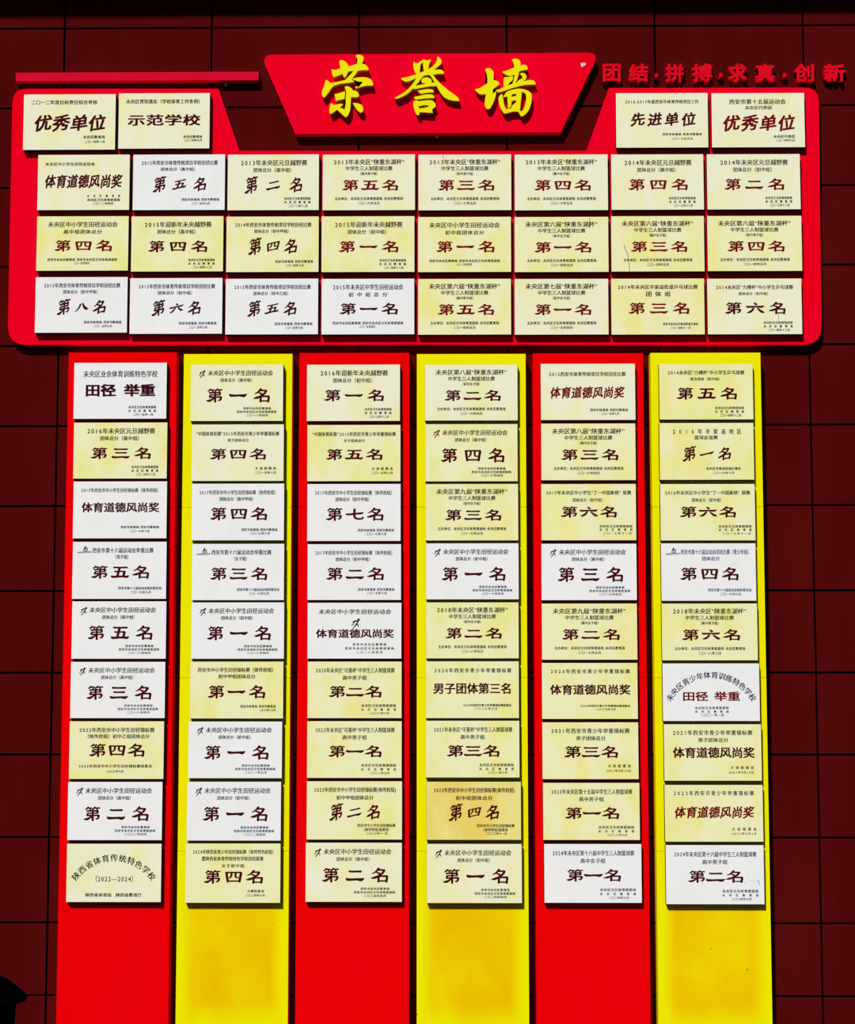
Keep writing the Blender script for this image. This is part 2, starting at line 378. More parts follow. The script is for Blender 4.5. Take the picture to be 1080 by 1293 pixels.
# ------------------------------------------------------------------ title sign with three gilt characters
TD = 0.038
sign = empty('title_sign', (*[at(543, 118, TD)[0], 0], at(543, 118, TD)[1]))
SX, SZ = sign.location.x, sign.location.z
tag(sign, 'red trapezoid title sign with three raised gold brush characters 荣誉墙 at the top', 'sign')
bm = bmesh.new()
pts = outline([(329, 69), (757, 66.5), (708.5, 167.5), (373, 169.5)], [17, 15, 0, 0], TD)
add_prism(bm, [(x-SX, z-SZ) for x, z in pts], -TD, 0.0, bevel=0.002)
link('sign_panel', bm_mesh(bm, 'sign_panel'), 'board_red', sign)
R_ = [ # origin x, y, scale, polygons traced in a magnified frame
 (395, 60, 7.2, [
  [(242,118),(262,114),(290,122),(318,150),(328,185),(325,215),(300,268),(282,272),(262,215),(248,170)],
  [(170,195),(205,205),(250,190),(330,170),(400,150),(470,148),(502,178),(510,205),(460,205),(400,213),(340,213),(280,235),(225,258),(187,270),(175,230)],
  [(390,72),(408,64),(432,66),(462,82),(462,118),(440,160),(410,215),(375,262),(340,300),(290,310),(300,288),(345,245),(380,200),(402,150),(408,110)],
  [(118,292),(140,303),(160,325),(240,308),(330,288),(430,268),(500,272),(540,300),(552,348),(500,345),(440,357),(395,373),(385,360),(430,335),(462,312),(400,308),(330,320),(260,327),(190,347),(165,375),(140,415),(100,460),(85,435),(82,400),(105,350)],
  [(195,425),(240,415),(300,395),(370,388),(410,403),(425,440),(405,452),(345,452),(290,467),(240,477),(210,487),(207,455)],
  [(290,358),(308,350),(330,355),(360,375),(365,400),(350,440),(345,500),(343,560),(325,612),(300,637),(270,608),(240,580),(250,560),(285,560),(300,520),(300,460),(305,400),(295,378)],
  [(165,503),(195,525),(240,513),(278,510),(262,535),(225,560),(190,590),(160,607),(150,580),(155,540)],
  [(200,556),(235,545),(290,560),(300,635),(270,610),(230,572)],
  [(362,502),(405,506),(445,520),(460,555),(455,585),(434,594),(400,565),(375,525)]]),
 (480, 60, 9.0, [
  [(385,152),(398,178),(438,178),(462,190),(455,240),(450,290),(410,300),(388,260),(378,200)],
  [(425,180),(470,152),(497,133),(520,148),(485,168),(462,195),(440,198)],
  [(497,133),(535,150),(580,130),(570,160),(555,200),(548,262),(500,280),(488,200),(490,160)],
  [(650,100),(680,115),(702,150),(695,185),(660,215),(625,245),(590,270),(540,285),(545,250),(590,220),(630,185),(648,140)],
  [(235,350),(290,340),(370,320),(440,290),(520,262),(600,252),(690,250),(722,268),(728,300),(660,298),(600,312),(530,312),(470,330),(400,352),(340,380),(290,388),(255,370)],
  [(440,290),(515,300),(470,350),(430,405),(385,455),(330,512),(270,552),(200,582),(160,576),(220,545),(290,500),(350,440),(400,372),(425,325)],
  [(545,285),(600,308),(640,360),(690,415),(760,475),(830,525),(880,560),(908,607),(850,607),(790,595),(735,570),(690,520),(655,460),(630,410),(590,345)],
  [(480,348),(530,337),(575,352),(592,385),(570,412),(535,412),(480,402),(468,380)],
  [(385,440),(450,425),(540,408),(620,395),(655,420),(642,438),(560,440),(470,457),(410,470),(370,470)],
  [(425,492),(480,480),(560,470),(605,480),(615,512),(560,510),(500,520),(470,527),(445,510)],
  [(385,562),(450,550),(520,532),(590,532),(618,555),(618,575),(550,575),(480,582),(420,592),(395,584)],
  [(380,612),(420,598),(445,620),(440,690),(450,760),(435,770),(412,760),(395,720),(380,660)],
  [(418,612),(500,602),(590,597),(630,635),(637,665),(610,690),(560,692),(550,655),(500,655),(435,668)],
  [(435,692),(500,686),(560,670),(612,688),(590,715),(605,742),(560,742),(500,735),(443,738)]]),
 (590, 60, 10.8, [
  [(245,302),(262,286),(288,278),(325,285),(360,330),(362,400),(358,480),(352,560),(350,632),(402,590),(385,680),(350,770),(316,828),(285,843),(258,828),(243,795),(240,740),(255,640),(268,560),(278,450),(272,370)],
  [(103,570),(160,560),(220,525),(270,490),(360,440),(420,460),(447,495),(400,530),(350,575),(300,620),(240,640),(180,638),(130,605)],
  [(608,168),(650,147),(700,160),(732,200),(725,250),(710,330),(690,420),(650,510),(600,520),(640,430),(650,350),(640,270),(635,210)],
  [(472,330),(530,320),(600,290),(680,260),(770,232),(812,245),(833,300),(760,310),(700,330),(630,380),(570,390),(520,365)],
  [(505,402),(560,405),(628,385),(625,440),(575,485),(545,525),(500,532),(498,460)],
  [(712,362),(745,343),(790,353),(814,390),(802,430),(765,467),(700,485),(670,485),(700,450),(742,425),(755,400),(742,380)],
  [(388,580),(450,565),(540,520),(640,490),(740,468),(840,443),(915,450),(940,505),(870,505),(780,510),(700,530),(600,557),(520,587),(450,610),(410,605)],
  [(428,680),(455,643),(480,632),(492,690),(502,770),(532,850),(505,892),(460,840),(435,760)],
  [(495,668),(540,600),(620,575),(700,558),(780,568),(850,600),(882,640),(875,690),(812,680),(800,630),(760,605),(680,625),(610,640),(550,670),(500,677)],
  [(800,620),(850,598),(882,650),(880,740),(855,830),(810,900),(740,947),(712,890),(760,862),(795,780),(808,700)],
  [(482,862),(540,840),(620,825),(700,835),(742,872),(730,935),(700,872),(620,872),(540,897),(500,899)],
  [(550,640),(610,632),(606,720),(602,800),(565,838),(552,750)],
  [(668,600),(748,608),(738,700),(728,790),(722,852),(664,845),(668,720)],
  [(600,672),(690,660),(690,715),(640,722),(600,732)],
  [(600,832),(606,800),(660,752),(700,742),(704,838)]]),
]
for ox, oy, sc, polys in R_:
    cx, cz = at(ox+500/sc, oy+500/sc, TD+0.026)
    r = bmesh.new()
    for k, pl in enumerate(polys):
        P = [at(ox+x/sc, oy+y/sc, TD+0.026) for x, y in pl]
        # soften each traced outline once
        Q = []
        for i in range(len(P)):
            p, q = Vector(P[i]), Vector(P[(i+1) % len(P)]); Q += [tuple(p*0.8+q*0.2), tuple(p*0.2+q*0.8)]
        e = 0.00005*k
        f = add_prism(r, [(x-cx, z-cz) for x, z in Q], -0.026-e, 0.0, side_mi=1)
    bmesh.ops.triangulate(r, faces=[f for f in r.faces if len(f.verts) > 4])
    me = bm_mesh(r, 'raised_character')
    ob = link('raised_character', me, ['gilt', 'gilt_edge'], sign, (cx-SX, -TD, cz-SZ)); ob['label'] = 'raised gold brush character '+{395: '荣', 480: '誉', 590: '墙'}[ox]
x, z = at(737, 82, TD+0.004)
bm = bmesh.new(); add_prism(bm, [(-0.012, 0.009), (0.0, 0.011), (0.011, 0.009), (0.009, 0.0), (0.003, -0.006), (0.001, 0.002), (-0.003, -0.011), (-0.010, -0.006)], -0.003, 0.0)
link('white_scrap', bm_mesh(bm, 'white_scrap'), 'scrap', sign, (x-SX, -TD, z-SZ))

# ------------------------------------------------------------------ slogan letters at the upper right
SLD = 0.028
slog = [('团', 761, 784, 'first'), ('结', 794, 819, 'second'), ('·', 826, 831.5, ''), ('拼', 840, 864, 'third'), ('搏', 874, 900, 'fourth'), ('·', 906.5, 913.5, ''),
        ('求', 919.5, 943.5, 'fifth'), ('真', 954, 979, 'sixth'), ('·', 987, 994, ''), ('创', 1003, 1028.5, 'seventh'), ('新', 1040, 1068, 'last')]
ndot = 0
for ch, a, b, ordn in slog:
    y0, y1 = (92, 98) if ch == '·' else (80.5, 103)
    X0, Z1 = at(a, y0, SLD); X1, Z0 = at(b, y1, SLD)
    bm = bmesh.new()
    if ch == '·':
        w, h = X1-X0, Z1-Z0
        add_prism(bm, [(-w*.5, -h*.5), (-w*.1, -h*.1), (-w*.3, h*.25), (w*.1, h*.55), (w*.5, h*.2), (w*.45, -h*.3), (0, -h*.35)], -SLD, 0.0, bevel=0.002)
        ndot += 1
        o = link('slogan_dot', bm_mesh(bm, 'slogan_dot'), 'slogan_red', None, ((X0+X1)/2, 0, (Z0+Z1)/2))
        pair = {1: '结 and 拼', 2: '搏 and 求', 3: '真 and 创'}[ndot]
        tag(o, f'small raised red dot on the wall between the letters {pair}', 'slogan dot', 'red dots of the wall slogan')
        continue
    V, F, adv, off = glyph(ch)
    gx0, gx1 = min(v[0] for v in V), max(v[0] for v in V); gy0, gy1 = min(v[1] for v in V), max(v[1] for v in V)
    bq = 0.035; gx0 -= bq; gx1 += bq; gy0 -= bq; gy1 += bq
    fn = lambda x, y: ((x-gx0)/(gx1-gx0)*(X1-X0)-(X1-X0)/2, (y-gy0)/(gy1-gy0)*(Z1-Z0)-(Z1-Z0)/2)
    for q, (oa, ob) in enumerate(((-bq, -bq), (bq, -bq), (-bq, bq), (bq, bq), (0, 0))):      # heavy strokes: the outline overlaid five times
        t = bmesh.new(); dpt = SLD+0.00004*q
        vv = [t.verts.new((fn(x+oa, y+ob)[0], -dpt, fn(x+oa, y+ob)[1])) for x, y in V]
        for f in F:
            try: t.faces.new([vv[i] for i in f])
            except ValueError: pass
        for f in t.faces:
            f.normal_update()
            if f.normal.y > 0: f.normal_flip()
        bmesh.ops.remove_doubles(t, verts=t.verts[:], dist=0.00005)
        e = bmesh.ops.extrude_face_region(t, geom=t.faces[:])
        bmesh.ops.translate(t, vec=(0, dpt, 0), verts=[v for v in e['geom'] if isinstance(v, bmesh.types.BMVert)])
        bmesh.ops.recalc_face_normals(t, faces=t.faces[:])
        tm = bpy.data.meshes.new('t'); t.to_mesh(tm); t.free(); bm.from_mesh(tm); bpy.data.meshes.remove(tm)
    o = link('slogan_letter', bm_mesh(bm, 'slogan_letter'), 'slogan_red', None, ((X0+X1)/2, 0, (Z0+Z1)/2))
    tag(o, f'raised red block letter {ch} on the dark wall, {ordn} of the slogan above the right wing', 'slogan letter', 'raised red letters of the wall slogan')

# two small pale screws in the wall
for px, py, lab in ((552, 172.5, 'tiny pale screw in the dark wall just under the title sign'), (285, 107, 'tiny pale screw in the dark wall under the right end of the rose bar')):
    x, z = at(px, py, 0.004)
    bm = bmesh.new(); bmesh.ops.create_cone(bm, cap_ends=True, segments=12, radius1=0.008, radius2=0.006, depth=0.006)
    bmesh.ops.rotate(bm, cent=(0, 0, 0), matrix=Matrix.Rotation(math.pi/2, 3, 'X'), verts=bm.verts[:]); bmesh.ops.translate(bm, vec=(0, -0.003, 0), verts=bm.verts[:])
    tag(link('wall_screw', bm_mesh(bm, 'wall_screw'), 'screw', None, (x, 0, z)), lab, 'screw')

# ------------------------------------------------------------------ plaques
class Plaque:
    def __init__(s, rect, depth, face, label, group):
        l, t, r, b = rect
        F = depth+PT
        x0 = at(l, (t+b)/2, F)[0]; x1 = at(r, (t+b)/2, F)[0]; z1 = at((l+r)/2, t, F)[1]; z0 = at((l+r)/2, b, F)[1]
        s.w, s.h = x1-x0, z1-z0
        s.root = empty('award_plaque', ((x0+x1)/2, -depth, (z0+z1)/2)); tag(s.root, label, 'plaque', group)
        w, h = s.w/2, s.h/2
        link('backing', box_mesh('backing', -w, w, -PT+0.002, 0.0, -h, h, bevel=0.001), 'wood', s.root)
        link('face_plate', box_mesh('face_plate', -w+0.0006, w-0.0006, -PT-0.0006, -PT+0.002, -h+0.0006, h-0.0006, bevel=0.0006), face, s.root)
        s.yy = -PT-0.0012
        s.ink = {}
    def layer(s, part, m):
        if (part, m) not in s.ink: s.ink[(part, m)] = Ink(s.yy)
        return s.ink[(part, m)]
    def X(s, f): return (f-0.5)*s.w
    def Z(s, f): return (0.5-f)*s.h
    def text(s, part, m, t, x0, x1, y, h, **k): s.layer(part, m).line(t, s.X(x0), s.X(x1), s.Z(y), h*s.h, **k)
    def head(s, t, x0, x1, y, h=0.105, m='ink_black', **k): s.text('heading', m, t, x0, x1, y, h, **{**dict(bold=0.022, maxw=1.1), **k})
    def foot(s, t, x0, x1, y, h=0.058, m='ink_black', **k): s.text('issuer_lines', m, t, x0, x1, y, h, **{**dict(bold=0.024, maxw=1.1), **k})
    def award(s, t, x0, x1, y, h, style='L', m='ink_red', part='award_lettering'):
        I = s.layer(part, m)
        if all(c in BR for c in t):
            if style == 'L': I.brushline(t, s.X(x0), s.X(x1), s.Z(y), h*s.h, 0.185*s.w, hs=[1, 0.9, 1])
            else: I.brushline(t, s.X(x0), s.X(x1), s.Z(y), h*s.h, 0.145*s.w, rise=0.22, hs=[1.08, 0.62, 0.95])
        elif style == 'L': I.line(t, s.X(x0), s.X(x1), s.Z(y), h*s.h, bold=0.028, maxw=1.5)
        elif style == 'H': I.line(t, s.X(x0), s.X(x1), s.Z(y), h*s.h, bold=0.040, maxw=1.3)
        else: I.line(t, s.X(x0), s.X(x1), s.Z(y), h*s.h, bold=0.028, shear=0.12, rise=0.14, maxw=1.05)
    def finish(s):
        for (part, m), I in s.ink.items():
            o = I.build(part.strip(), m, s.root)
            if o is not None and part.strip() in ('heading', 'award_lettering', 'issuer_lines', 'emblem'):
                o['label'] = {'ink_red': 'dark red', 'ink_bright': 'crimson', 'ink_plum': 'plum', 'ink_black': 'black', 'ink_navy': 'navy', 'ink_blue': 'blue', 'ink_grey': 'dark grey', 'emb_grey': 'pale grey'}[m]+(' printed emblem' if part == 'emblem' else ' printed lettering')
    # emblems
    def runner(s, xf, yf, k=1.0, m='ink_black'):
        I = s.layer('emblem', m); u = 0.0011*s.h/0.245*k
        for st in ([(-12,-5,1.2),(-3,-8,2.2),(10,-11,1.2)], [(3,-15,1.2),(7,-13,2),(11,-14,1)], [(6,-9,1.5),(1,0,2.2),(-5,8,1.6),(-11,16,0.8)], [(-6,-6,1.3),(-10,1,1.3),(-15,6,0.6)], [(0,2,1.3),(6,4,1.6),(5,10,0.7)]):
            I.stroke(st, u, u, s.X(xf), s.Z(yf))
    def swirl(s, xf, yf, m='ink_grey'):
        u = 0.0011*s.h/0.245; I = s.layer('emblem', m)
        for st in ([(-4,4,1),(0,-4,1.6),(5,-12,1),(3,-3,1.4),(1,4,1)], [(4,2,1),(9,-5,1.5),(12,0,1.2),(8,5,1)], [(-6,6,0.8),(4,8,1),(14,5,0.7)]):
            I.stroke(st, u, u, s.X(xf), s.Z(yf))
        I.stroke([(-28,13,0.6),(0,11,0.8),(30,11,0.6)], u, u, s.X(xf), s.Z(yf))
        s.layer('emblem', 'emb_grey').stroke([(-26,15,0.8),(-10,15,1.2),(26,13,0.6)], u, u, s.X(xf), s.Z(yf))

CH = '一二三四五六七八'
ENG = dict(zip(CH, ['first', 'second', 'third', 'fourth', 'fifth', 'sixth', 'seventh', 'eighth']))
def rank(p, n, x0=0.19, x1=0.83, y=0.54, h=0.22, style='L', m='ink_red'): p.award('第'+n+'名', x0, x1, y, h, style, m)
ORG = '未央区文化体育旅游局'; EDU = '未央区教育局'
def foot3(p, date, x0=0.62, x1=0.91, y=0.79, d=0.066, m='ink_black', h=0.052):
    p.foot(ORG, x0, x1, y, h, m); p.foot(EDU, x0, x1, y+d, h, m, maxw=0.95); p.foot(date, x0+0.05, x1-0.03, y+2*d, h, m)
# families: (plaque, rank character, ...)
def f_track(p, n, sub, m='ink_black', em='ink_black', date='二〇一八年四月', fm=None, hy=0.15, am='ink_red', h=0.24):
    p.runner(0.13, hy+0.02, 1.0, em); p.head('未央区中小学生田径运动会', 0.185, 0.89, hy, 0.10, m, shear=0.08)
    p.head('团体总分（'+sub+'）', 0.32, 0.69, hy+0.125, 0.072, m, shear=0.08)
    rank(p, n, 0.17, 0.86, 0.545, h, m=am); fm = fm or m
    p.foot('西安市未央区教育局', 0.57, 0.87, 0.775, 0.048, fm); p.foot('西安市未央区文化体育旅游局', 0.50, 0.93, 0.835, 0.048, fm); p.foot(date, 0.60, 0.84, 0.895, 0.048, fm)
def f_cup(p, n, head, sub, date, quote=True, am='ink_red', y=0.55, h=0.19, kai=False):
    k = dict(shear=0.08) if kai else {}
    p.head(head, 0.115, 0.885, 0.135, 0.105, **k); p.head('中学生三人制篮球比赛', 0.245, 0.755, 0.25, 0.085, **k)
    p.head('（'+sub+'）', 0.385, 0.615, 0.345, 0.06, **k)
    rank(p, n, 0.21, 0.82, y, h, m=am)
    p.foot('主办单位：'+ORG+' '+EDU, 0.13, 0.87, 0.79, 0.060); p.foot(date, 0.38, 0.62, 0.872, 0.055)
def f_cross(p, n, head, sub, date, style='L', am='ink_red', y=0.545, h=0.20):
    p.head(head, 0.14, 0.87, 0.15, 0.11, maxw=0.95); p.head('团体总分（'+sub+'）', 0.28, 0.73, 0.28, 0.085)
    if style == 'L': rank(p, n, 0.185, 0.83, y, h, m=am)
    else: rank(p, n, 0.19, 0.82, y, 0.27, 'K', am)
    foot3(p, date)
def f_school(p, n, head, sub, date, hm='ink_black', style='K', x0=0.24, x1=0.77, h=0.25, am='ink_red', y=0.535):
    p.head(head, 0.09, 0.92, 0.15, 0.09, hm); p.head('团体总分（'+sub+'）', 0.30, 0.70, 0.265, 0.07, hm)
    rank(p, n, x0, x1, y, h, style, am); p.foot('西安市体育局 西安市教育局', 0.53, 0.94, 0.81, 0.055, hm); p.foot(date, 0.64, 0.84, 0.88, 0.05, hm)
def f_town(p, n, head, sub, m='ink_black'):
    p.head(head, 0.12, 0.88, 0.15, 0.105, m); p.head(sub, 0.29, 0.71, 0.285, 0.085, m, shear=0.08)
    rank(p, n, 0.195, 0.825, 0.54, 0.20, m='ink_plum' if m != 'ink_black' else 'ink_bright')
    p.foot('西安市未央区教育局 西安市未央区文化体育旅游局', 0.12, 0.88, 0.795, 0.055, m); p.foot('二〇一五年四月', 0.41, 0.58, 0.86, 0.048, m)
def f_2017(p, n, sub):
    p.head('2017年西安市中小学生田径锦标赛（体传校组）', 0.08, 0.93, 0.155, 0.085, 'ink_grey'); p.head('团体总分（'+sub+'）', 0.30, 0.69, 0.27, 0.075, 'ink_black')
    rank(p, n, 0.20, 0.82, 0.53, 0.22); p.foot('西安市体育局 西安市教育局', 0.54, 0.93, 0.81, 0.055, 'ink_navy'); p.foot('二〇一七年十月', 0.63, 0.85, 0.875, 0.05)
def f_games(p, n, head, sub, m='ink_navy', x1=0.86):
    p.swirl(0.125, 0.125, m if m == 'ink_blue' else 'ink_grey'); p.head(head, 0.21, x1, 0.15, 0.095, m); p.head(sub, 0.43, 0.62, 0.265, 0.08, m)
    rank(p, n, 0.20, 0.82, 0.53, 0.22); p.foot('西安市第十六届运动会组织委员会', 0.49, 0.95, 0.81, 0.056, m); p.foot('二〇一七年九月', 0.62, 0.84, 0.88, 0.052, m)
def f_league(p, n, head, sub, date, m='ink_black', date_x=0.0):
    p.head(head, 0.085, 0.925, 0.155, 0.095, m); p.head(sub, 0.37, 0.63, 0.285, 0.085, m)
    rank(p, n, 0.225, 0.79, 0.53, 0.20)
    p.foot(ORG, 0.57, 0.94, 0.775, 0.055, m); p.foot(EDU, 0.57, 0.94, 0.845, 0.05, m, maxw=0.95); p.foot(date, 0.66, 0.87, 0.91, 0.045, m)
def f_lift(p, head, sub, award, org='大会组委会', date='2021年9月10日', style='L'):
    p.head(head, 0.09, 0.91, 0.15, 0.095, maxw=0.95)
    if sub: p.head(sub, 0.35, 0.66, 0.28, 0.085)
    if len(award) == 1: rank(p, award, 0.225, 0.79, 0.52, 0.20)
    else: p.award(award, 0.09, 0.93, 0.50, 0.20, style)
    p.foot(org, 0.68, 0.92, 0.765, 0.062, maxw=0.95); p.foot(date, 0.66, 0.92, 0.85, 0.05)
def f_lottery(p, n, sub):
    p.head('“中国体育彩票”2015年西安市青少年举重锦标赛', 0.05, 0.95, 0.165, 0.08); p.head(sub, 0.39, 0.62, 0.28, 0.06)
    rank(p, n, 0.20, 0.81, 0.525, 0.19); p.foot('大会组委会', 0.69, 0.92, 0.775, 0.055); p.foot('二〇一五年八月', 0.69, 0.92, 0.85, 0.05)
def f_2023(p, n, sub):
    p.head('2023年西安市中小学生田径锦标赛(体传校组)', 0.075, 0.935, 0.145, 0.09, bold=0.025); p.head(sub, 0.31, 0.70, 0.28, 0.08, bold=0.025)
    rank(p, n, 0.24, 0.77, 0.525, 0.26, 'K'); p.foot('西安市中小学生田径锦标赛', 0.53, 0.93, 0.755, 0.06); p.foot('(体传校组)组委会', 0.60, 0.86, 0.825, 0.06); p.foot('二〇二三年十一月', 0.62, 0.85, 0.89, 0.05)
def f_chess(p, head):
    p.head(head, 0.05, 0.95, 0.155, 0.08); p.head('团体总分（初中组）', 0.33, 0.67, 0.285, 0.07)
    rank(p, '六', 0.205, 0.80, 0.495, 0.19); p.foot(ORG, 0.61, 0.96, 0.75, 0.052); p.foot(EDU, 0.61, 0.96, 0.81, 0.052, maxw=0.9); p.foot('二〇一七年十一月', 0.65, 0.95, 0.875, 0.045)
def f_pingpong(p, n, sub):
    p.head('2014未央区“力搏杯”中小学生乒乓球赛', 0.09, 0.91, 0.155, 0.085); p.head(sub, 0.33, 0.67, 0.27, 0.06)
    rank(p, n, 0.185, 0.83, 0.53, 0.21); foot3(p, '二〇一四年十二月', 0.59, 0.90)

BRT = 'ink_bright'
def T1(p):
    p.head('二〇一二年度目标责任综合考核', 0.08, 0.80, 0.145, 0.085); p.award('优秀单位', 0.12, 0.90, 0.515, 0.30, 'K')
    p.foot('未央区教育局', 0.65, 0.89, 0.77, 0.06); p.foot('二〇一四年一月', 0.67, 0.89, 0.855, 0.055)
def T2(p):
    p.head('未央区贯彻落实（学校体育工作条例）', 0.08, 0.92, 0.15, 0.085); p.award('示范学校', 0.10, 0.90, 0.485, 0.21, 'L')
    p.foot('未央区教育局', 0.71, 0.92, 0.785, 0.055); p.foot('二〇一四年九月', 0.72, 0.92, 0.85, 0.05)
def T3(p):
    p.head('2016-2017年度西安市体育传统项目工作', 0.10, 0.90, 0.16, 0.075); p.award('先进单位', 0.16, 0.87, 0.48, 0.25, 'K')
    p.foot('西安市体育局 西安市教育局', 0.50, 0.93, 0.755, 0.05); p.foot('二〇一七年五月', 0.60, 0.83, 0.835, 0.045)
def T4(p):
    p.head('西安市第十五届运动会', 0.19, 0.80, 0.16, 0.10); p.head('未央区代表团', 0.36, 0.65, 0.27, 0.075); p.award('优秀单位', 0.12, 0.90, 0.55, 0.30, 'K', BRT)
    p.foot('未央区代表团', 0.66, 0.89, 0.80, 0.06); p.foot('二〇一四年九月', 0.69, 0.89, 0.87, 0.05)
MORAL = '体育道德风尚奖'
def R11(p):
    p.head('未央区中小学生田径运动会', 0.08, 0.62, 0.17, 0.065); p.award(MORAL, 0.08, 0.92, 0.48, 0.25, 'K')
    p.foot(EDU, 0.54, 0.90, 0.745, 0.05, maxw=0.8); p.foot(ORG, 0.54, 0.90, 0.815, 0.055); p.foot('二〇一二年四月', 0.60, 0.83, 0.88, 0.05)
def R37(p):
    p.head('2014年未央区辛家庙街道乒乓球比赛', 0.07, 0.93, 0.15, 0.085, shear=0.08); p.head('团体组', 0.37, 0.64, 0.275, 0.10)
    rank(p, '三', 0.185, 0.84, 0.53, 0.20, m=BRT); p.foot('西安市未央区辛家庙街道文体站', 0.55, 0.93, 0.81, 0.052); p.foot('二〇一四年十一月', 0.63, 0.85, 0.88, 0.045)
def A1(p):
    p.head('未央区业余体育训练特色学校', 0.10, 0.90, 0.20, 0.125, 'ink_grey', maxw=0.8); p.award('田径', 0.12, 0.455, 0.49, 0.23, 'H', 'ink_plum'); p.award('举重', 0.54, 0.88, 0.49, 0.23, 'H', 'ink_plum', 'award_lettering '); foot3(p, '二〇一五年一月', 0.59, 0.89)
def A3(p):
    p.head('2017年西安市中小学生田径锦标赛（体传校组）', 0.08, 0.93, 0.155, 0.08, 'ink_grey'); p.award(MORAL, 0.09, 0.92, 0.455, 0.18, 'L')
    p.foot('西安市体育局 西安市教育局', 0.51, 0.92, 0.80, 0.05); p.foot('二〇一七年十月', 0.61, 0.82, 0.87, 0.045)
def A7(p):
    p.head('2022年西安市中小学生田径锦标赛', 0.10, 0.90, 0.15, 0.09); p.head('（体传校组）初中乙组团体总分', 0.16, 0.85, 0.26, 0.08); rank(p, '四', 0.21, 0.80, 0.50, 0.22)
    p.foot('2022年西安市中小学生田径锦标赛组委会', 0.10, 0.88, 0.775, 0.06); p.foot('2022年9月', 0.40, 0.58, 0.865, 0.05)
def A9(p):
    p.layer('heading', 'ink_black').arc('陕西省体育传统特色学校', 0, p.Z(0.24)-0.2106*p.w/0.41, 0.2106*p.w/0.41, -0.89, 0.89, 0.034*p.w/0.41)
    p.head('（2022—2024）', 0.27, 0.74, 0.60, 0.115, bold=0.016); p.foot('陕西省体育局  陕西省教育厅', 0.20, 0.80, 0.875, 0.07)
def B6(p):
    p.head('西安市中小学生田径锦标赛（体传校组）', 0.08, 0.92, 0.145, 0.085, bold=0.025); p.head('初中甲组团体总分', 0.30, 0.70, 0.26, 0.08, bold=0.025); rank(p, '一', 0.19, 0.81, 0.53, 0.22)
    p.foot('西安市体育局 西安市教育局', 0.54, 0.92, 0.785, 0.055); p.foot('2020年10月', 0.75, 0.92, 0.85, 0.045)
def B9(p):
    p.head('2024年陕西省青少年田径锦标赛（体传特色校组）', 0.075, 0.95, 0.14, 0.08, bold=0.02); p.head('暨陕西省体育传统特色学校田径联赛', 0.17, 0.82, 0.255, 0.08, bold=0.02); p.head('女子初中组', 0.38, 0.62, 0.375, 0.065)
    rank(p, '四', 0.195, 0.82, 0.56, 0.22); p.foot('大赛组委会', 0.65, 0.83, 0.80, 0.05); p.foot('二〇二四年七月', 0.63, 0.84, 0.87, 0.045)
def C5(p):
    p.head('未央区中小学生田径运动会', 0.12, 0.89, 0.16, 0.095, shear=0.08); p.runner(0.52, 0.375, 1.3); p.award(MORAL, 0.09, 0.92, 0.55, 0.165, 'L')
    p.foot('西安市未央区教育局', 0.48, 0.84, 0.745, 0.05); p.foot('西安市未央区文化体育旅游局', 0.40, 0.92, 0.815, 0.05); p.foot('二〇一八年四月', 0.52, 0.80, 0.885, 0.05)
def D6(p):
    p.head('2020年西安市青少年举重锦标赛', 0.09, 0.92, 0.16, 0.085, bold=0.025, maxw=0.95); p.award('男子团体第三名', 0.08, 0.925, 0.475, 0.20, 'L')
    p.foot('2020年西安市青少年举重锦标赛组委会', 0.40, 0.92, 0.77, 0.05); p.foot('二〇二〇年九月', 0.52, 0.77, 0.83, 0.045)
def E1(p):
    p.head('2015西安市体育传统项目学校田径比赛', 0.085, 0.90, 0.185, 0.085); p.award(MORAL, 0.10, 0.885, 0.51, 0.21, 'K', BRT)
    p.foot('西安市体育局 西安市教育局', 0.52, 0.92, 0.82, 0.055); p.foot('二〇一五年七月', 0.64, 0.83, 0.885, 0.045)
def E6(p):
    p.head('2020年西安市青少年举重锦标赛', 0.09, 0.92, 0.15, 0.085, bold=0.025, maxw=0.95); p.award(MORAL, 0.085, 0.925, 0.475, 0.19, 'L')
    p.foot('2020年西安市青少年举重锦标赛组委会', 0.40, 0.92, 0.765, 0.045); p.foot('二〇二〇年九月', 0.56, 0.77, 0.825, 0.045)
def F2(p):
    p.head('2016年辛家庙地区', 0.14, 0.87, 0.15, 0.10, maxw=0.8); p.head('篮球友谊赛', 0.37, 0.62, 0.255, 0.075); rank(p, '一', 0.245, 0.76, 0.54, 0.23, 'K')
    p.foot('未央区辛家庙街道办事处', 0.49, 0.86, 0.80, 0.055); p.foot('二〇一六年十月', 0.56, 0.79, 0.875, 0.05)
def F6(p):
    p.layer('heading', 'ink_navy').arc('未央区青少年体育训练特色学校', 0, p.Z(0.20)-0.207*p.w/0.41, 0.207*p.w/0.41, -1.0, 1.0, 0.031*p.w/0.41)
    p.award('田径 举重', 0.20, 0.80, 0.57, 0.17, 'L', 'ink_bright')
    p.foot(ORG, 0.33, 0.68, 0.77, 0.05, 'ink_navy'); p.foot(EDU, 0.33, 0.68, 0.835, 0.05, 'ink_navy', maxw=0.95); p.foot('二〇二一年一月', 0.39, 0.63, 0.895, 0.05, 'ink_navy')
def F8(p):
    p.head('2023年西安市青少年举重锦标赛', 0.09, 0.91, 0.145, 0.09, maxw=0.9); p.award(MORAL, 0.10, 0.91, 0.48, 0.21, 'K', BRT); p.foot('大会组委会', 0.68, 0.93, 0.775, 0.06, maxw=0.95); p.foot('2023年8月5日', 0.68, 0.93, 0.855, 0.045)
